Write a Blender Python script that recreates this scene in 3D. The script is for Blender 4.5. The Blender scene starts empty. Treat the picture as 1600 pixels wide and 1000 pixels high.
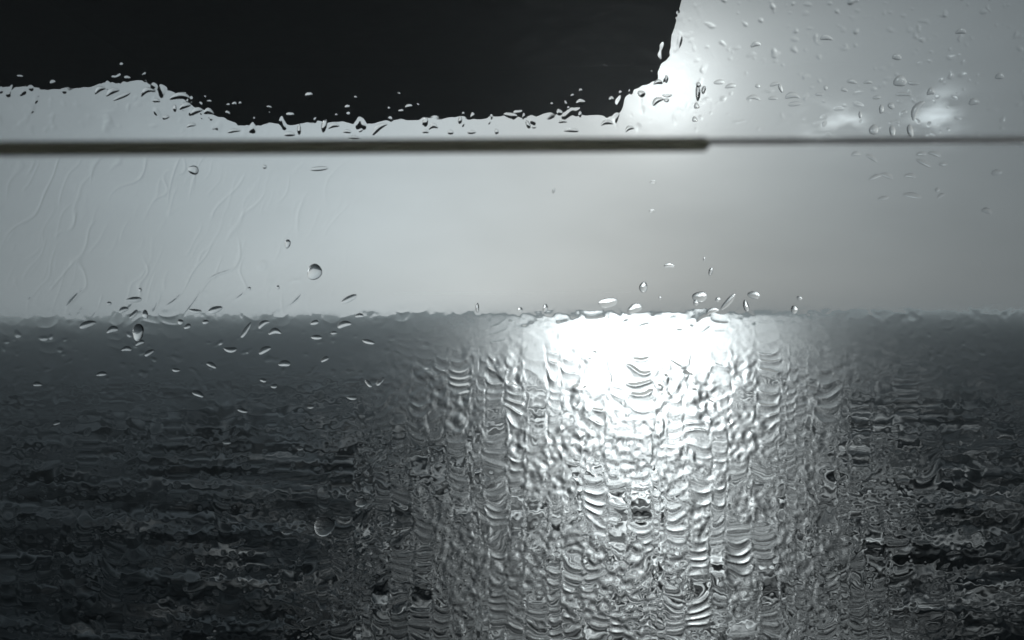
import bpy, math, numpy as np
from mathutils import Vector, Matrix
R = math.radians
scene = bpy.context.scene
COL = scene.collection

# ---------------------------------------------------------------- camera, sky, sun, exposure
EYE = 0.0                        # the eye is the origin
HIGH = 12.0                      # eye height over the sea, metres
LENS, F = 28.0, 1244.4           # focal length in mm / in photograph pixels
cam_d = bpy.data.cameras.new('camera')
cam = bpy.data.objects.new('camera', cam_d); COL.objects.link(cam)
cam_d.lens = LENS; cam_d.sensor_width = 36.0
cam_d.clip_start = 0.01; cam_d.clip_end = 60000
PITCH, ROLL = R(-0.45), R(0.45)
cam.location = (0, 0, EYE)
cam.rotation_mode = 'QUATERNION'
Mrot = Matrix.Rotation(PITCH, 3, 'X') @ Matrix.Rotation(R(90), 3, 'X') @ Matrix.Rotation(-ROLL, 3, 'Z')
cam.rotation_quaternion = Mrot.to_quaternion()
cam_d.dof.use_dof = True
cam_d.dof.focus_distance = 0.8
cam_d.dof.aperture_fstop = 25.0
scene.camera = cam

def ray(px, py):
    """direction (not normalised, y = 1) through a photograph pixel"""
    d = Mrot @ Vector(((px-800)/F, -(py-500)/F, -1.0))
    return d / d.y

sun_dir = ray(992, 62).normalized()
SUN_EL = math.asin(sun_dir.z); SUN_AZ = math.atan2(sun_dir.x, sun_dir.y)
sl = bpy.data.lights.new('sun', 'SUN'); sl.energy = 2.1; sl.angle = R(1.5); sl.color = (1.0, 0.97, 0.93)
sun = bpy.data.objects.new('sun', sl); COL.objects.link(sun)
sun.rotation_mode = 'QUATERNION'; sun.rotation_quaternion = sun_dir.to_track_quat('Z', 'Y')
sun.location = (0, 0, 60)

w = bpy.data.worlds.new('World'); scene.world = w; w.use_nodes = True
nt = w.node_tree; N = nt.nodes; L = nt.links; N.clear()
out = N.new('ShaderNodeOutputWorld'); bg = N.new('ShaderNodeBackground'); bg.inputs['Strength'].default_value = 0.05
L.new(bg.outputs[0], out.inputs['Surface'])
sky = N.new('ShaderNodeTexSky'); sky.sky_type = 'NISHITA'; sky.sun_disc = False
sky.sun_elevation = SUN_EL; sky.sun_rotation = SUN_AZ; sky.air_density = 1.0; sky.dust_density = 2.0
hsv = N.new('ShaderNodeHueSaturation'); hsv.inputs['Saturation'].default_value = 0.35
L.new(sky.outputs[0], hsv.inputs['Color'])
tc = N.new('ShaderNodeTexCoord')
def val(x):
    n = N.new('ShaderNodeValue'); n.outputs[0].default_value = x; return n.outputs[0]
def mth(op, a, b=None, c=None):
    n = N.new('ShaderNodeMath'); n.operation = op
    for i, q in enumerate((a, b, c)):
        if q is None: continue
        if isinstance(q, (int, float)): n.inputs[i].default_value = q
        else: L.new(q, n.inputs[i])
    return n.outputs[0]
def lobe(px, py, k, wgt):
    """soft round brightening of the cloud layer about a direction"""
    d = ray(px, py).normalized()
    n = N.new('ShaderNodeVectorMath'); n.operation = 'DOT_PRODUCT'
    L.new(tc.outputs['Generated'], n.inputs[0]); n.inputs[1].default_value = d
    e = mth('MULTIPLY', mth('SUBTRACT', n.outputs['Value'], 1.0), k)
    return mth('MULTIPLY', mth('EXPONENT', e), wgt)
mp = N.new('ShaderNodeMapping'); mp.inputs['Scale'].default_value = (5, 5, 14)
L.new(tc.outputs['Generated'], mp.inputs['Vector'])
cn = N.new('ShaderNodeTexNoise'); cn.inputs['Scale'].default_value = 1.0; cn.inputs['Detail'].default_value = 5
L.new(mp.outputs[0], cn.inputs['Vector'])
SKY_LEVEL = 1.97
terms = [lobe(590, 330, 15, 1.34), lobe(1240, 240, 60, 0.15), lobe(1380, 130, 90, 0.22), lobe(1045, 135, 600, 1.5), lobe(1060, 90, 110, 0.65)]
s = val(0.66)
for t in terms: s = mth('ADD', s, t)
nz = mth('MULTIPLY_ADD', cn.outputs['Fac'], 0.22, 0.89)
# broken bright patches added to the sky for frothy water on the glass
mp2 = N.new('ShaderNodeMapping'); mp2.inputs['Scale'].default_value = (22, 22, 50)
L.new(tc.outputs['Generated'], mp2.inputs['Vector'])
cn2 = N.new('ShaderNodeTexNoise'); cn2.inputs['Scale'].default_value = 1.0; cn2.inputs['Detail'].default_value = 2.5
L.new(mp2.outputs[0], cn2.inputs['Vector'])
puff = mth('SMOOTH_MIN', mth('MAXIMUM', mth('MULTIPLY', mth('SUBTRACT', cn2.outputs['Fac'], 0.42), 4.0), 0.0), 1.0, 0.2)
pl = mth('ADD', mth('ADD', lobe(1280, 192, 7000, 1.8), lobe(1325, 195, 8000, 1.6)), lobe(1465, 178, 4500, 2.0))
s = mth('ADD', s, mth('MULTIPLY', pl, puff))
# sky high overhead, mostly out of view, darkened to dim the sea's reflection
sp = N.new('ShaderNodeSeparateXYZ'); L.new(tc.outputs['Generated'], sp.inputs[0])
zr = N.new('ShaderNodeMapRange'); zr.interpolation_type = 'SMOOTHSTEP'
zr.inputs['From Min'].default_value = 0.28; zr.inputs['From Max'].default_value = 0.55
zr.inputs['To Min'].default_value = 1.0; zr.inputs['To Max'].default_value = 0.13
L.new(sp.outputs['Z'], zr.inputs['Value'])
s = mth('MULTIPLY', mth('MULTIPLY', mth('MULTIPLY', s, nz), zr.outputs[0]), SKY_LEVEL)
# the overcast layer: bluish away from the sun, neutral near it
mix = N.new('ShaderNodeMix'); mix.data_type = 'RGBA'; mix.inputs['Factor'].default_value = 0.97
L.new(hsv.outputs[0], mix.inputs['A']); mix.inputs['B'].default_value = (2.28, 2.62, 2.82, 1)
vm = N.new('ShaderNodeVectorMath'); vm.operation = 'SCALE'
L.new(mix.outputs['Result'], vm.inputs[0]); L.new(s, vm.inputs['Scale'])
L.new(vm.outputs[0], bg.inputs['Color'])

scene.view_settings.view_transform = 'Standard'; scene.view_settings.look = 'None'
scene.view_settings.gamma = 1.0; scene.view_settings.exposure = 0.0
cy = scene.cycles
cy.use_denoising = True
cy.max_bounces = 16; cy.transmission_bounces = 14; cy.glossy_bounces = 6; cy.diffuse_bounces = 3
cy.caustics_reflective = True; cy.caustics_refractive = True; cy.blur_glossy = 0.3
cy.sample_clamp_indirect = 6.0

# ---------------------------------------------------------------- helpers
def tag(o, label=None, cat=None, group=None, kind=None):
    if label: o['label'] = label
    if cat: o['category'] = cat
    if group: o['group'] = group
    if kind: o['kind'] = kind
    return o
def link(name, verts, faces, mat, parent=None, smooth=False):
    me = bpy.data.meshes.new(name); me.from_pydata([tuple(v) for v in verts], [], faces); me.update()
    if smooth: me.polygons.foreach_set('use_smooth', [True]*len(me.polygons))
    if mat: me.materials.append(mat)
    o = bpy.data.objects.new(name, me); COL.objects.link(o)
    if parent: o.parent = parent
    return o
def grid_mesh(name, P, mat, closed_u=False):
    """P: (rows, cols, 3) array -> smooth quad sheet"""
    nr, nc = P.shape[:2]
    me = bpy.data.meshes.new(name)
    idx = np.arange(nr*nc).reshape(nr, nc)
    if closed_u: idx = np.concatenate([idx, idx[:, :1]], 1)
    q = np.stack([idx[:-1, :-1], idx[:-1, 1:], idx[1:, 1:], idx[1:, :-1]], -1).reshape(-1, 4)
    me.vertices.add(nr*nc); me.vertices.foreach_set('co', P.astype(np.float32).ravel())
    me.loops.add(q.size); me.loops.foreach_set('vertex_index', q.astype(np.int32).ravel())
    me.polygons.add(len(q)); me.polygons.foreach_set('loop_start', np.arange(0, q.size, 4, dtype=np.int32))
    me.polygons.foreach_set('loop_total', np.full(len(q), 4, np.int32))
    me.polygons.foreach_set('use_smooth', np.ones(len(q), bool))
    me.update(calc_edges=True); me.validate()
    if mat: me.materials.append(mat)
    o = bpy.data.objects.new(name, me); COL.objects.link(o)
    return o
def box(x0, x1, y0, y1, z0, z1):
    v = [(x0,y0,z0),(x1,y0,z0),(x1,y1,z0),(x0,y1,z0),(x0,y0,z1),(x1,y0,z1),(x1,y1,z1),(x0,y1,z1)]
    f = [(0,3,2,1),(4,5,6,7),(0,1,5,4),(1,2,6,5),(2,3,7,6),(3,0,4,7)]
    return v, f
def material(name, color, rough=0.5, metallic=0.0, ior=1.45, noise=None):
    m = bpy.data.materials.new(name); m.use_nodes = True
    b = m.node_tree.nodes['Principled BSDF']
    b.inputs['Base Color'].default_value = (*color, 1); b.inputs['Roughness'].default_value = rough
    b.inputs['Metallic'].default_value = metallic; b.inputs['IOR'].default_value = ior
    if noise:
        nt = m.node_tree; tn = nt.nodes.new('ShaderNodeTexNoise'); tn.inputs['Scale'].default_value = noise[0]
        tco = nt.nodes.new('ShaderNodeTexCoord'); nt.links.new(tco.outputs['Object'], tn.inputs['Vector'])
        bp = nt.nodes.new('ShaderNodeBump'); bp.inputs['Strength'].default_value = noise[1]; bp.inputs['Distance'].default_value = noise[2]
        nt.links.new(tn.outputs['Fac'], bp.inputs['Height']); nt.links.new(bp.outputs[0], b.inputs['Normal'])
        mr = nt.nodes.new('ShaderNodeMapRange'); mr.inputs['To Min'].default_value = rough*0.8; mr.inputs['To Max'].default_value = min(1, rough*1.2)
        nt.links.new(tn.outputs['Fac'], mr.inputs['Value']); nt.links.new(mr.outputs[0], b.inputs['Roughness'])
    return m
def glass(name, ior, color=(1, 1, 1), rough=0.0):
    m = bpy.data.materials.new(name); m.use_nodes = True; nt = m.node_tree; nt.nodes.clear()
    o = nt.nodes.new('ShaderNodeOutputMaterial'); g = nt.nodes.new('ShaderNodeBsdfGlass')
    g.inputs['IOR'].default_value = ior; g.inputs['Color'].default_value = (*color, 1); g.inputs['Roughness'].default_value = rough
    nt.links.new(g.outputs[0], o.inputs['Surface']); return m

M_black = material('black_paint', (0.26, 0.28, 0.295), 0.6, noise=(60, 0.2, 0.002))
M_rubber = material('black_rubber', (0.30, 0.30, 0.27), 0.55, noise=(200, 0.2, 0.0005))
def smoky(m, col, fac):
    nt = m.node_tree; b = nt.nodes['Principled BSDF']; o = [n for n in nt.nodes if n.type == 'OUTPUT_MATERIAL'][0]
    t = nt.nodes.new('ShaderNodeBsdfTranslucent'); t.inputs['Color'].default_value = (*col, 1)
    x = nt.nodes.new('ShaderNodeMixShader'); x.inputs[0].default_value = fac
    nt.links.new(b.outputs[0], x.inputs[1]); nt.links.new(t.outputs[0], x.inputs[2]); nt.links.new(x.outputs[0], o.inputs['Surface'])
smoky(M_rubber, (0.92, 0.93, 0.84), 0.78)
M_cabin = material('dark_cabin_lining', (0.05, 0.05, 0.05), 0.9, noise=(30, 0.2, 0.003))
M_frame = material('grey_window_seal', (0.06, 0.06, 0.06), 0.7, noise=(80, 0.2, 0.001))
M_pane = glass('window_glass', 1.5, (0.985, 0.995, 0.99))
M_water = glass('rain_water', 1.333)

# ---------------------------------------------------------------- sea
def build_sea():
    rng = np.random.default_rng(7)
    th = np.concatenate([np.linspace(80, 27, 30), np.arange(26.5, 0.2, -0.055), [0.17, 0.14, 0.11, 0.08, 0.055, 0.035, 0.0229]])
    r = HIGH/np.tan(np.radians(th))
    az = np.concatenate([np.arange(-46, 46, 0.06), np.linspace(46, 314, 70)[:-1]])
    RR, AZ = np.meshgrid(r, np.radians(az), indexing='ij')
    X = RR*np.sin(AZ); Y = RR*np.cos(AZ); Z = np.zeros_like(X)
    dr = np.gradient(r)[:, None]*np.ones_like(X)
    for i in range(70):
        lam = 0.8*(11/0.8)**rng.random()
        k = 2*np.pi/lam
        a = np.radians(8) + rng.normal(0, 0.24)
        amp = 0.0035*lam**0.9
        fade = np.clip((lam/(dr+1e-6) - 2.5)/4.0, 0, 1)
        ph = k*(X*np.sin(a) + Y*np.cos(a)) + rng.random()*6.283
        sn = np.sin(ph)
        Z += amp*fade*(sn + 0.25*np.cos(2*ph))
    mat = bpy.data.materials.new('sea_water'); mat.use_nodes = True
    nt = mat.node_tree; b = nt.nodes['Principled BSDF']
    t = nt.nodes.new('ShaderNodeTexCoord')
    def bump(scale, dist, prev, detail):
        m = nt.nodes.new('ShaderNodeMapping'); m.inputs['Scale'].default_value = scale
        nt.links.new(t.outputs['Object'], m.inputs['Vector'])
        n = nt.nodes.new('ShaderNodeTexNoise'); n.inputs['Scale'].default_value = 1; n.inputs['Detail'].default_value = detail
        nt.links.new(m.outputs[0], n.inputs['Vector'])
        bp = nt.nodes.new('ShaderNodeBump'); bp.inputs['Distance'].default_value = dist; bp.inputs['Strength'].default_value = 1
        nt.links.new(n.outputs['Fac'], bp.inputs['Height'])
        if prev: nt.links.new(prev.outputs[0], bp.inputs['Normal'])
        return bp
    b1 = bump((0.12, 0.45, 0.3), 0.7, None, 4)
    b2 = bump((0.9, 3.0, 1.0), 0.17, b1, 2)
    # unresolved far wavelets: rougher with distance
    ln = nt.nodes.new('ShaderNodeVectorMath'); ln.operation = 'LENGTH'; nt.links.new(t.outputs['Object'], ln.inputs[0])
    mr = nt.nodes.new('ShaderNodeMapRange'); mr.inputs['From Min'].default_value = 120; mr.inputs['From Max'].default_value = 270
    mr.inputs['To Min'].default_value = 0.50; mr.inputs['To Max'].default_value = 0.52
    nt.links.new(ln.outputs['Value'], mr.inputs['Value'])
    # cat's paws: streaks of rougher and smoother water
    m = nt.nodes.new('ShaderNodeMapping'); m.inputs['Scale'].default_value = (0.16, 0.75, 0.3)
    nt.links.new(t.outputs['Object'], m.inputs['Vector'])
    n = nt.nodes.new('ShaderNodeTexNoise'); n.inputs['Scale'].default_value = 1; n.inputs['Detail'].default_value = 6; n.inputs['Roughness'].default_value = 0.65
    nt.links.new(m.outputs[0], n.inputs['Vector'])
    a = nt.nodes.new('ShaderNodeMath'); a.operation = 'MULTIPLY_ADD'; a.inputs[1].default_value = 1.5; a.inputs[2].default_value = -0.73
    nt.links.new(n.outputs['Fac'], a.inputs[0])
    s_ = nt.nodes.new('ShaderNodeMath'); s_.operation = 'ADD'; nt.links.new(a.outputs[0], s_.inputs[0]); nt.links.new(mr.outputs[0], s_.inputs[1])
    c = nt.nodes.new('ShaderNodeClamp'); c.inputs['Min'].default_value = 0.22; c.inputs['Max'].default_value = 0.95
    nt.links.new(s_.outputs[0], c.inputs['Value']); 
    g = nt.nodes.new('ShaderNodeBsdfGlossy'); g.distribution = 'BECKMANN'; g.inputs['Color'].default_value = (0.34, 0.375, 0.40, 1)   # facets hide one another at grazing angles
    df = nt.nodes.new('ShaderNodeBsdfDiffuse'); df.inputs['Color'].default_value = (0.004, 0.007, 0.010, 1)
    fr = nt.nodes.new('ShaderNodeFresnel'); fr.inputs['IOR'].default_value = 1.333
    mx = nt.nodes.new('ShaderNodeMixShader')
    nt.links.new(c.outputs[0], g.inputs['Roughness']); nt.links.new(b2.outputs[0], g.inputs['Normal'])
    nt.links.new(fr.outputs[0], mx.inputs[0]); nt.links.new(df.outputs[0], mx.inputs[1]); nt.links.new(g.outputs[0], mx.inputs[2])
    nt.links.new(mx.outputs[0], [n for n in nt.nodes if n.type == 'OUTPUT_MATERIAL'][0].inputs['Surface'])
    nt.nodes.remove(b)
    o = grid_mesh('sea', np.stack([X, Y, Z], -1), mat, closed_u=True)
    o.location = (0, 0, -HIGH)
    tag(o, kind='structure')
build_sea()

# ---------------------------------------------------------------- the wheelhouse round the camera
PANE_Y = 0.40
def cabin():
    x, z0, z1, yb = 1.1, EYE-1.5, EYE+0.75, -1.6
    wz0, wz1, wx = EYE-0.30, EYE+0.27, 0.40
    t = 0.05
    def st(name, *b): tag(link(name, *box(*b), M_cabin), kind='structure')
    st('cabin_floor', -x, x, yb, PANE_Y-.003, z0-t, z0)
    st('cabin_ceiling', -x, x, yb, PANE_Y-.003, z1, z1+t)
    st('cabin_wall_left', -x-t, -x-.002, yb, PANE_Y+t, z0-t, z1+t)
    st('cabin_wall_right', x+.002, x+t, yb, PANE_Y+t, z0-t, z1+t)
    st('cabin_wall_back', -x-t, x+t, yb-t, yb-.003, z0-t, z1+t)
    # front wall: four boxes round the opening, one mesh
    V, Fc = [], []
    for b in ((-x, x, PANE_Y, PANE_Y+t, z0-t, wz0), (-x, x, PANE_Y, PANE_Y+t, wz1, z1+t),
              (-x, -wx, PANE_Y, PANE_Y+t, wz0, wz1), (wx, x, PANE_Y, PANE_Y+t, wz0, wz1)):
        v, f = box(*b); n = len(V); V += v; Fc += [tuple(i+n for i in q) for q in f]
    tag(link('cabin_wall_front', V, Fc, M_cabin), kind='structure')
    win = bpy.data.objects.new('window', None); COL.objects.link(win); win.location = (0, 0, 0)
    tag(win, 'clear rain-wet window pane between the camera and the sea', 'window')
    link('glass_pane', *box(-wx+.004, wx-.004, PANE_Y+.010, PANE_Y+.015, wz0+.004, wz1-.004), M_pane, win)
    V, Fc = [], []
    for b in ((-wx+.004, wx-.004, PANE_Y-.01, PANE_Y+.009, wz0, wz0+.03), (-wx+.004, wx-.004, PANE_Y-.01, PANE_Y+.009, wz1-.03, wz1),
              (-wx, -wx+.03, PANE_Y-.012, PANE_Y+.009, wz0+.031, wz1-.031), (wx-.03, wx, PANE_Y-.012, PANE_Y+.009, wz0+.031, wz1-.031)):
        v, f = box(*b); n = len(V); V += v; Fc += [tuple(i+n for i in q) for q in f]
    link('frame', V, Fc, M_frame, win)
cabin()
OUT_Y = PANE_Y + .015            # outer face of the glass

def on_pane(px, py, y=OUT_Y):
    d = ray(px, py); return d.x*y, EYE + d.z*y

# ---------------------------------------------------------------- visor over the window (flat, shaped plate seen from below)
def visor():
    H = 0.26
    line = [(-420, 175), (-160, 150), (60, 138), (128, 137), (175, 128), (228, 127), (262, 145), (300, 160), (330, 182), (372, 197),
            (470, 195), (600, 190), (760, 186), (900, 184), (958, 181), (975, 160), (990, 141), (1026, 128), (1034, 112), (1050, 60), (1064, 0), (1078, -60)]
    front = []
    for px, py in line:
        d = ray(px, py); t = H/d.z; front.append((d.x*t, t))
    near = PANE_Y + .055
    pts = [(x, y) for x, y in front if y > near+.05]
    xr = pts[-1][0]; xl = pts[0][0]
    poly = [(xl, near)] + pts + [(xr, near)]
    n = len(poly); z0, z1 = EYE+H, EYE+H+0.022
    V = [(x, y, z0) for x, y in poly] + [(x, y, z1) for x, y in poly]
    Fc = [tuple(range(n)), tuple(range(2*n-1, n-1, -1))] + [(i, i+n, (i+1) % n+n, (i+1) % n) for i in range(n)]
    root = bpy.data.objects.new('visor', None); COL.objects.link(root); root.location = (0, 0, 0)
    tag(root, 'black sun visor jutting over the top of the wet window', 'visor')
    link('visor_plate', V, Fc, M_black, root)
    bx, f = box(xl+.02, xr-.02, near, near+.02, z1+.001, z1+.05)
    link('mounting_flange', bx, f, M_black, root)
visor()

# ---------------------------------------------------------------- dark rod close to the lens
M_rod_thin = material('pale_smoky_plastic', (0.4, 0.41, 0.42), 0.5, noise=(200, 0.2, 0.0005))
smoky(M_rod_thin, (0.96, 0.97, 0.98), 0.95)
def rod():
    y = 0.09
    root = bpy.data.objects.new('rod', None); COL.objects.link(root)
    tag(root, 'long dark blurred rod across the view, thick at left and thin at right', 'rod')
    def P(px, py): d = ray(px, py); return Vector((d.x*y, y, EYE+d.z*y))
    def tube(name, a, b, rad, round_end):
        ax = (b-a).normalized(); u = ax.cross(Vector((0, 1, 0))).normalized(); v = ax.cross(u)
        prof = [(0, rad)] + [(((b-a).length), rad)]
        if round_end:
            Ln = (b-a).length
            prof = [(0, rad)] + [(Ln-rad+rad*math.sin(t), rad*max(math.cos(t), .02)) for t in np.linspace(0, math.pi/2, 8)]
        V, Fc, n = [], [], 28
        for s, rr in prof:
            for k in range(n):
                t = 2*math.pi*k/n; V.append(a + ax*s + (u*math.cos(t)+v*math.sin(t))*rr)
        for i in range(len(prof)-1):
            for k in range(n):
                Fc.append((i*n+k, i*n+(k+1) % n, (i+1)*n+(k+1) % n, (i+1)*n+k))
        Fc.append(tuple(range(n-1, -1, -1))); Fc.append(tuple(range((len(prof)-1)*n, len(prof)*n)))
        return link(name, V, Fc, M_rubber, root, smooth=True)
    px = y/F
    tube('sleeve', P(-700, 237), P(1109, 225.5), 11.5*px, True)
    tube('inner_rod', P(1098, 221.5), P(2300, 214), 5.0*px, False).data.materials[0] = M_rod_thin
rod()

# ---------------------------------------------------------------- rain water film on the outside of the glass
PXM = OUT_Y/F                    # metres on the pane per photograph pixel
def build_film():
    rng = np.random.default_rng(11)
    STEP = 1.25                  # grid step in photograph pixels
    xs = np.arange(-60, 1661, STEP); ys = np.arange(-60, 1061, STEP)
    X, Y = np.meshgrid(xs, ys)   # rows: y down
    nr, nc = X.shape
    fy = np.fft.fftfreq(nr, STEP)[:, None]; fx = np.fft.fftfreq(nc, STEP)[None, :]
    def field(lx, ly, seed):
        """smooth random field, feature sizes lx, ly in pixels, unit variance"""
        g = np.random.default_rng(seed).standard_normal((nr, nc))
        f = np.fft.fft2(g)*np.exp(-((fx*lx)**2+(fy*ly)**2)*3.0)
        o = np.real(np.fft.ifft2(f)); return (o-o.mean())/o.std()
    def sm(a, b, v): t = np.clip((v-a)/(b-a), 0, 1); return t*t*(3-2*t)
    # rivulet columns
    wx = X + 4*field(60, 110, 1) + 1.1*field(9, 10, 2)
    edges = [-120.0]
    while edges[-1] < 1760: edges.append(edges[-1] + rng.choice([rng.uniform(10, 18), rng.uniform(22, 34), rng.uniform(30, 44)]))
    edges = np.array(edges); ci = np.clip(np.searchsorted(edges, wx)-1, 0, len(edges)-2)
    wd = (edges[1:]-edges[:-1])[ci]
    u = (wx-edges[ci])/wd*2-1
    A = np.zeros((len(edges), nr))
    kf = np.fft.fftfreq(nr, STEP)
    for k in range(len(edges)):
        a1 = np.real(np.fft.ifft(np.fft.fft(rng.standard_normal(nr))*np.exp(-(kf*55)**2*3)))
        a2 = np.real(np.fft.ifft(np.fft.fft(rng.standard_normal(nr))*np.exp(-(kf*20)**2*3)))
        A[k] = a1/a1.std()*1.0 + a2/a2.std()*0.30
    Aval = A[ci, np.arange(nr)[:, None]]
    prof = (1-u*u)
    Bm = np.zeros((len(edges), nr))
    for k in range(len(edges)):
        b1 = np.real(np.fft.ifft(np.fft.fft(rng.standard_normal(nr))*np.exp(-(kf*60)**2*3)))
        Bm[k] = np.clip(0.75 + 0.75*b1/b1.std(), 0, 2)
    Bval = Bm[ci, np.arange(nr)[:, None]]
    # capillary roll waves down each rivulet: stacked U-shaped ribs
    per = 15.0 + (wd % 7.0)
    ph = (Y - 6.0*(1-u*u)*(wd/40.0))/per + 0.38*field(44, 34, 15) + (edges[ci] % 1.0)*7
    rib = (np.abs(np.sin(np.pi*ph))**0.6 - 0.68)*np.clip(prof*1.6, 0, 1)*Bval*np.clip(wd/30.0, 0.3, 1)
    colh = prof*(0.3 + 0.8*Aval)*(wd/40.0)*0.8 + 4.2*rib
    mixm = sm(-0.15, 0.9, field(34, 42, 3))             # where columns give way to turbulent film
    turb = 1.1*field(17, 13, 4) + 1.25*field(8, 7.5, 5)
    h = colh*(1-mixm) + turb*mixm + (0.10 + 1.8*sm(0.72, 1.0, np.abs(u)))*field(6, 8, 6)*0.5
    # thickness map: heavy below the horizon round the middle, thin elsewhere
    # (0.001 units = mm of water)
    hor = 492.0
    heavy = (0.90*sm(hor+30, hor+115, Y) + 0.10*sm(hor-1, hor+16, Y))*np.exp(-((X-965)/(290.0+0.30*np.clip(Y-hor, 0, 400)))**4)
    side = sm(hor-6, hor+60, Y)*0.035
    topband = 0.16*np.maximum(np.exp(-((Y-172)/42.0)**2)*sm(1110, 1010, X), 1.3*np.exp(-((Y-110)/75.0)**2-((X-1035)/60.0)**2))
    amp = np.maximum(heavy, side) + 0.003 + 0.015*sm(hor-30, hor, Y) + 0.03*np.exp(-((Y-hor)/16.0)**2)
    hmm = 0.17*amp*h
    hmm += topband*(0.22*field(28, 22, 8) + 0.95*np.maximum(field(9, 14, 9)-1.1, 0) + 0.05*field(10, 9, 10))
    speck = np.maximum(field(8, 8, 21)-1.6, 0) + 0.8*np.maximum(field(14, 8, 22)-1.6, 0)
    zone = sm(1040, 1130, X)*sm(232, 205, Y) + 0.8*sm(820, 560, X)*sm(500, 540, Y) + 0.6*sm(420, 330, X)*sm(225, 200, Y) + 0.35*sm(1180, 1300, X)*sm(490, 540, Y)
    hmm += 0.15*speck*zone
    # thin slanting trickle ridges on the left part of the pane
    sl = X + 0.55*(Y-240) + 14*field(60, 60, 12)
    ridge = np.exp(-((np.mod(sl, 61)-30)/(2.0+0.7*field(20, 20, 30)).clip(1.3, 4))**2)*sm(0, 0.9, field(60, 60, 13))
    sl2 = X + 0.35*(Y-240) + 9*field(30, 34, 16)
    ridge = ridge + 0.8*np.exp(-((np.mod(sl2, 43)-21)/2.6)**2)*sm(0.3, 1.0, field(40, 60, 17)) + 0.10*np.maximum(field(9, 9, 18)-1.2, 0)
    sl3 = X + 0.45*(Y-240) + 4*field(24, 30, 26)
    ridge = ridge + 0.5*np.exp(-((np.mod(sl3, 29)-14)/2.0)**2)*sm(0.2, 1.0, field(22, 40, 27)) + 0.25*np.exp(-((np.mod(sl3+9, 17)-8)/2.0)**2)*sm(0.5, 1.2, field(16, 26, 28))
    hmm += 0.17*ridge*sm(620, 430, X)*sm(230, 260, Y)*sm(500, 470, Y)
    hmm = hmm - hmm.min() + 0.15
    d = Mrot @ Vector((0, 0, -1))
    # pixel -> pane plane (the camera looks almost square on to it)
    M = np.array(Mrot)
    D = np.stack([(X-800)/F, -(Y-500)/F, -np.ones_like(X)], -1) @ M.T
    gx = D[..., 0]/D[..., 1]*OUT_Y; gz = EYE + D[..., 2]/D[..., 1]*OUT_Y
    y0 = OUT_Y + 0.00010
    front = np.stack([gx, y0 + 0.00012 + hmm*0.001, gz], -1)
    # closed slab: outer wavy face + flat inner face + rim
    back = front.copy(); back[..., 1] = y0
    me = bpy.data.meshes.new('water_film'); n = nr*nc
    idx = np.arange(n).reshape(nr, nc)
    q1 = np.stack([idx[:-1, :-1], idx[:-1, 1:], idx[1:, 1:], idx[1:, :-1]], -1).reshape(-1, 4)
    ring = np.concatenate([idx[0, :-1], idx[:-1, -1], idx[-1, :0:-1], idx[:0:-1, 0]])
    m = len(ring)
    bv = back.reshape(-1, 3)[ring]
    verts = np.concatenate([front.reshape(-1, 3), bv])
    side = np.stack([ring, n+np.arange(m), n+np.roll(np.arange(m), -1), np.roll(ring, -1)], -1)
    q = np.concatenate([q1, side])
    loops = np.concatenate([q.ravel(), n+np.arange(m)[::-1]])
    starts = np.concatenate([np.arange(0, q.size, 4), [q.size]]); tot = np.concatenate([np.full(len(q), 4), [m]])
    me.vertices.add(len(verts)); me.vertices.foreach_set('co', verts.astype(np.float32).ravel())
    me.loops.add(len(loops)); me.loops.foreach_set('vertex_index', loops.astype(np.int32))
    me.polygons.add(len(starts)); me.polygons.foreach_set('loop_start', starts.astype(np.int32))
    me.polygons.foreach_set('loop_total', tot.astype(np.int32))
    smf = np.zeros(len(starts), bool); smf[:len(q1)] = True
    me.polygons.foreach_set('use_smooth', smf)
    me.update(calc_edges=True)
    # sharp rim so that the flat back stays flat
    me.materials.append(M_water)
    o = bpy.data.objects.new('water_film', me); COL.objects.link(o)
    tag(o, 'rippled film of running rain water covering the outside of the window', 'water', kind='stuff')
    return y0 + 0.00012 + hmm*0.001, xs, ys
film_y, fxs, fys = build_film()
def film_at(px, py, rad):
    i = np.searchsorted(fxs, px); j = np.searchsorted(fys, py); k = max(2, int(rad/1.25)+1)
    return float(film_y[max(0, j-k):j+k, max(0, i-k):i+k].max())

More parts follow.
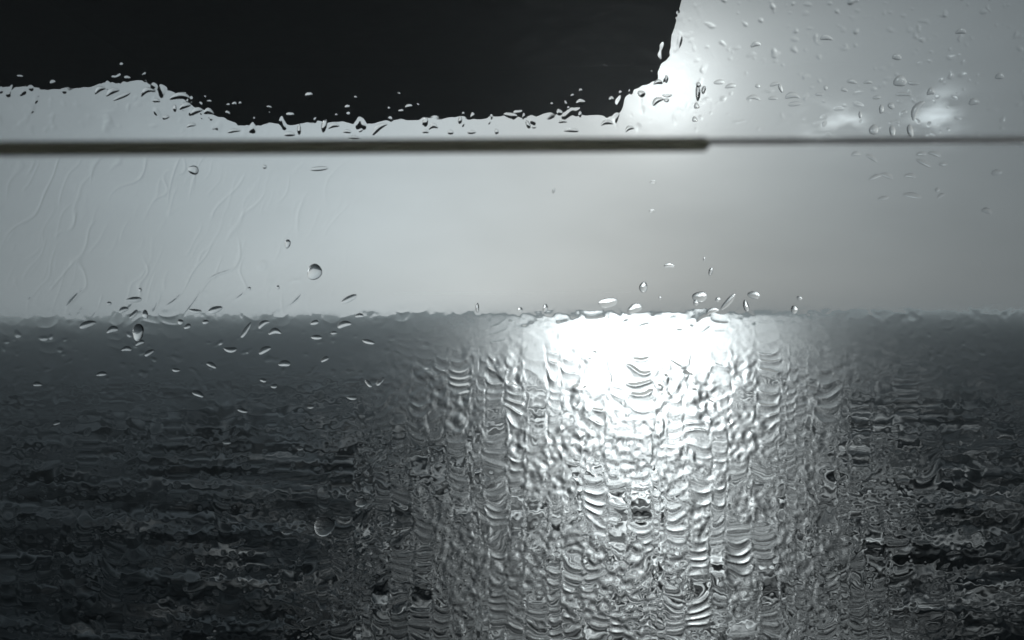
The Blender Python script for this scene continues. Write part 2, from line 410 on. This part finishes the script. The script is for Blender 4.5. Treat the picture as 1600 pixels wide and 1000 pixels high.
# ---------------------------------------------------------------- water drops (px, py, length, width, tilt deg (up to the right +), bend)
def drop(px, py, ln, wd, tilt, bend, label, group, hfac=0.17):
    ln *= PXM; wd *= PXM
    nu, nv = 26, 9
    V, Fc = [], []
    H = wd*hfac; rc = math.cos(R(tilt)); rs = math.sin(R(tilt))
    rng = np.random.default_rng(int(px*7+py))
    p1, p2 = rng.random(2)*6.28
    for j in range(nv):
        rho = math.sin((j+1)/nv*math.pi/2) if j < nv-1 else 1.0
        hh = H*(1-rho**2)**0.75
        for i in range(nu):
            t = 2*math.pi*i/nu
            rr = rho*(1+0.07*math.sin(2*t+p1)+0.05*math.sin(3*t+p2))
            a = rr*math.cos(t)*ln/2; b = rr*math.sin(t)*wd/2
            b += bend*wd*(-(2*a/ln)**2+0.3) if ln > 0 else 0
            V.append((a*rc-b*rs, hh, a*rs+b*rc))
    V.append((0*rc-bend*wd*.3*rs, H, bend*wd*.3*rc)); top = len(V)-1
    for i in range(nu): Fc.append((top, (i+1) % nu, i))
    for j in range(nv-1):
        for i in range(nu):
            Fc.append((j*nu+i, j*nu+(i+1) % nu, (j+1)*nu+(i+1) % nu, (j+1)*nu+i))
    base = (nv-1)*nu; nb = len(V)
    V += [(V[base+i][0], -0.00002, V[base+i][2]) for i in range(nu)]
    for i in range(nu): Fc.append((base+i, base+(i+1) % nu, nb+(i+1) % nu, nb+i))
    Fc.append(tuple(nb+i for i in range(nu)))
    o = link('water_drop', V, Fc, M_water)
    me = o.data
    for k, p in enumerate(me.polygons): p.use_smooth = k < nu*nv
    x, z = on_pane(px, py)
    o.location = (x, film_at(px, py, max(ln, wd)/PXM/2) + 0.00008, z)
    tag(o, label, 'water drop', group)
    return o

G1 = ('pale water bead on the window, seen against the black visor', 'pale beads against the black visor', [
 (483,150,12,11,10,0),(454,180,13,8,5,0),(421,168,8,5,-5,0),(367,163,8,6,10,0),(376,162,5,5,0,0),(328,159,7,5,0,0),(543,168,9,7,20,0),
 (556,153,5,5,0,0),(357,177,6,9,60,0),(526,180,4,4,0,0),(639,167,12,7,5,0),(627,174,8,6,10,0),(624,147,4,4,0,0),(608,170,4,5,0,0),
 (724,178,4,5,0,0),(738,181,6,11,-15,0),(874,176,9,11,15,0),(907,160,14,9,10,0),(907,142,6,5,0,0),
 (894,150,5,5,0,0),(862,163,4,5,0,0),(884,162,4,9,20,0),(888,169,4,5,0,0),(955,155,8,8,0,0),(969,145,5,6,0,0),(798,181,22,9,-8,0),(818,182,5,10,-10,0),(906,179,6,9,0,0)])
G2 = ('thin curved drop on the window at upper left, below the edge of the black visor', 'curved drops below the visor at upper left', [
 (157,141,18,8,25,.5),(177,144,24,8,25,.35),(192,151,28,7,25,.1),(231,143,22,9,20,.6),(246,158,11,6,0,.3),(282,151,30,11,5,.4),
 (290,166,20,8,20,.3),(308,174,20,9,30,.3),(260,184,12,6,20,.1),(300,196,14,6,15,.3),(274,170,5,12,0,0),(366,205,20,6,5,.2),(327,175,16,10,0,.3)])
G3 = ('small curved drop in the bright strip between the black visor and the dark rod', 'drops between visor and rod', [
 (468,203,6,16,0,0),(507,197,8,22,-10,0),(522,197,18,7,10,.4),(453,210,18,7,0,.1),(543,206,12,6,0,.2),(553,215,18,5,0,.1),(564,204,8,5,30,0),
 (592,201,28,9,35,.4),(665,191,9,14,-10,0),(677,198,15,8,5,.5),(665,206,10,6,0,.2),(719,188,6,13,0,0),(825,195,6,14,25,0),(834,199,7,5,0,0),
 (879,190,13,6,0,.2),(948,192,19,8,10,.5),(983,201,14,8,20,.5),(704,207,9,8,0,0),(737,207,14,6,5,.1),(893,204,22,7,0,.2),(776,206,6,9,0,0)])
G4 = ('drop near the bright gap at the right end of the black visor', 'drops at the right end of the visor', [
 (1002,147,12,11,0,0),(1028,129,14,8,0,.4),(1041,124,6,12,0,0),(1027,158,20,9,35,.5),(1041,157,8,7,0,0),(1042,150,15,5,0,-.2),
 (1091,133,8,8,0,0),(1090,146,7,26,0,0),(1088,166,9,9,0,.3),(1085,187,9,8,0,.3),(1099,141,6,14,-15,0)])
G5 = ('pale drop on the sky at upper right, above the thin part of the rod', 'drops above the thin rod', [
 (1123,129,18,7,5,.2),(1141,135,18,7,5,.3),(1177,153,22,7,-8,.5),(1183,135,8,6,0,0),(1210,132,16,6,10,.2),(1219,138,7,14,15,0),(1207,154,14,6,0,.1),
 (1237,150,22,10,0,.4),(1241,163,22,7,5,.2),(1289,138,6,7,0,0),(1318,141,12,6,-15,.2),(1355,129,14,6,0,.2),(1330,128,16,7,-15,.2),(1405,128,22,16,0,.3),
 (1426,131,18,6,0,.1),(1410,148,24,6,0,.2),(1453,144,13,11,0,.3),(1369,153,13,6,0,.2),(1391,166,10,10,0,0),(1376,171,7,14,-10,0),(1279,148,12,5,0,.1),(1343,180,5,12,0,0),
 (1364,203,14,16,0,0),(1393,205,9,18,0,0),(1421,205,9,22,10,0),(1520,160,18,10,10,.4),(1560,120,14,10,0,.3),(1180,70,16,8,10,.3),(1290,60,20,8,0,.3),(1400,90,14,10,0,.2),(1500,50,18,8,0,.3)])
G6 = ('narrow bright wavy drop on the grey sky below the thin part of the rod', 'wavy drops under the thin rod', [
 (1336,241,15,7,10,.3),(1361,247,20,7,-30,.2),(1438,241,16,7,0,.2),(1459,241,22,7,-15,.3),(1442,255,24,8,-28,.2),(1472,257,14,6,-5,.2),(1366,277,20,7,20,.2),
 (1385,275,22,7,-22,.2),(1421,275,18,7,-10,.3),(1424,306,30,8,-8,.3),(1379,310,18,6,10,.1),(1463,297,8,6,0,0),(1469,306,14,6,20,.2),(1540,330,18,8,-20,.2),(1555,270,18,8,10,.2)])
G7 = ('small drop on the plain grey sky between the rod and the horizon', 'drops on the open sky', [
 (414,261,7,6,0,0),(220,453,5,6,0,0),(390,451,6,5,0,0),(435,449,5,6,0,0),(1020,285,10,5,10,.1),(1018,330,9,5,5,0),(1100,405,4,6,0,0),(1110,424,6,14,-15,0),
 (1045,415,16,7,0,.3),(1031,465,4,5,0,0),(1121,468,8,7,0,0),(1248,466,9,6,-30,0),(865,298,4,8,-20,0)])
G8 = ('short dark drop close above the horizon at left', 'dark drops above the horizon at left', [
 (194,484,17,8,22,.1),(210,491,18,7,50,0),(228,491,9,14,0,0),(306,486,20,7,-10,-.2),(337,484,24,10,22,.1),(562,493,13,7,0,.1),(172,474,8,5,0,0)])
G9 = ('small pale curved drop on the dark sea just under the left horizon', 'pale drops under the left horizon', [
 (138,507,28,10,15,.2),(177,515,20,9,15,.4),(219,535,16,8,20,.2),(199,545,17,7,0,.3),(234,551,16,8,35,.1),(283,503,9,9,0,0),
 (294,510,11,8,20,0),(322,503,10,7,0,0),(412,506,20,8,30,.4),(430,518,20,9,0,.5),(492,504,14,7,15,.1),(495,527,18,7,0,.1),(538,507,24,9,15,.4),
 (576,534,19,7,-12,.1),(522,520,10,5,0,0),(361,546,22,8,0,-.4),(414,547,22,9,25,.3)])
G10 = ('tiny glinting drop scattered on the dark sea at left', 'glinting drops on the dark sea', [
 (445,568,20,9,0,.3),(508,561,13,7,35,.1),(331,570,18,7,-25,.1),(276,578,12,6,-10,0),(160,584,16,7,10,.2),(412,594,10,6,-10,0),
 (429,603,10,7,0,0),(310,615,20,8,-20,.1),(379,641,17,6,-18,0),(486,635,11,6,0,0),(576,599,14,7,-50,0),(594,596,16,7,50,0),(550,621,16,6,0,0),
 (60,600,14,7,0,.2),(90,660,12,7,20,.1),(355,690,14,7,0,0),(450,830,20,8,0,0),(565,785,18,13,0,.2),(470,700,10,6,0,0)])
G11 = ('small bright drop just above the white glitter at the horizon', 'bright drops above the glitter', [
 (813,484,8,8,0,0),(852,481,8,12,0,0),(746,481,5,16,0,0),(1087,473,9,9,0,0),(1165,478,9,18,10,0),(1112,486,22,8,20,.4),(1240,484,11,12,0,0)])
PLACE = {id(G1): 'bead on the black visor', id(G2): 'drop below the left end of the visor', id(G3): 'drop between visor and dark rod',
         id(G4): 'drop at the right end of the visor', id(G5): 'drop above the thin end of the rod', id(G6): 'drop under the thin end of the rod',
         id(G7): 'drop on the plain grey sky', id(G8): 'dark drop just above the left horizon', id(G9): 'pale drop just under the left horizon',
         id(G10): 'glinting drop on the dark left sea', id(G11): 'bright drop at the top of the glitter'}
ORD = ['first', 'second', 'third', 'fourth', 'fifth', 'sixth', 'seventh', 'eighth', 'ninth', 'tenth', 'eleventh', 'twelfth',
       'thirteenth', 'fourteenth', 'fifteenth', 'sixteenth', 'seventeenth', 'eighteenth']
def looks(p):
    px, py, ln, wd, tilt, bend = p
    big = max(ln, wd)
    size = 'tiny' if big <= 6 else 'small' if big <= 11 else 'middling' if big <= 17 else 'long' if big <= 23 else 'large'
    if wd > ln*1.3: shape = 'upright'
    elif ln < wd*1.4: shape = 'round'
    elif tilt >= 10: shape = 'rising'
    elif tilt <= -10: shape = 'sinking'
    else: shape = 'arched' if abs(bend) >= .3 else 'level'
    return size + ' ' + shape
for G in (G1, G2, G3, G4, G5, G6, G7, G8, G9, G10, G11):
    kinds = {}
    for p in G[2]: kinds.setdefault(looks(p), []).append(p)
    for p in G[2]:
        same = sorted(kinds[looks(p)])
        lab = looks(p) + ' ' + PLACE[id(G)]
        if len(same) > 1: lab += ', ' + ORD[same.index(p)] + ' such from the left'
        drop(*p, lab, G[1], 0.10 if G in (G5, G6) else 0.17)
GR = 'single distinct drops on the window'
for p, lab in [((303,266,17,14,0,0), 'round drop on the left sky just below the thick part of the rod'),
               ((499,264,28,7,2,.1), 'flat lens shaped drop hanging just below the thick rod, left of centre'),
               ((450,381,9,14,0,0), 'small upright drop on the grey sky, upper left neighbour of the big round drop'),
               ((492,425,25,23,30,0), 'largest round drop on the grey sky left of centre'),
               ((211,468,25,8,0,0), 'flat horizontal dark drop above the left horizon'),
               ((546,467,28,9,28,.1), 'slanting dark drop standing alone above the horizon left of centre'),
               ((217,519,18,26,-10,0), 'fat upright drop straddling the left horizon on the dark sea'),
               ((385,516,30,7,58,0), 'long thin steeply slanting drop below the left horizon'),
               ((950,473,33,15,8,0), 'big white oval drop floating above the middle of the glitter'),
               ((992,482,24,15,15,0), 'white oval drop touching the top edge of the glitter'),
               ((1005,449,12,18,0,0), 'clear upright bead above the two white oval drops'),
               ((1093,464,22,18,0,0), 'faint round drop above the right end of the glitter'),
               ((1137,472,34,9,50,-.2), 'bright comma shaped drop rising from the right end of the glitter'),
               ((1177,461,20,11,-5,0), 'bright oval drop to the right of the comma shaped drop'),
               ((507,822,34,28,0,0), 'largest glinting drop low on the dark sea at left'),
               ((1431,172,36,10,58,.5), 'big hooked drop at upper right just above the thin rod')]:
    drop(*p, lab, GR)

# ---------------------------------------------------------------- sea haze
def haze():
    m = bpy.data.materials.new('sea_haze'); m.use_nodes = True; nt = m.node_tree; nt.nodes.clear()
    o = nt.nodes.new('ShaderNodeOutputMaterial'); v = nt.nodes.new('ShaderNodeVolumePrincipled')
    v.inputs['Color'].default_value = (0.60, 0.70, 0.76, 1); v.inputs['Density'].default_value = 0.00045
    v.inputs['Anisotropy'].default_value = 0.2
    nt.links.new(v.outputs[0], o.inputs['Volume'])
    tag(link('haze', *box(-31000, 31000, -31000, 31000, -HIGH-1.5, EYE+1.2), m), kind='stuff')
haze()
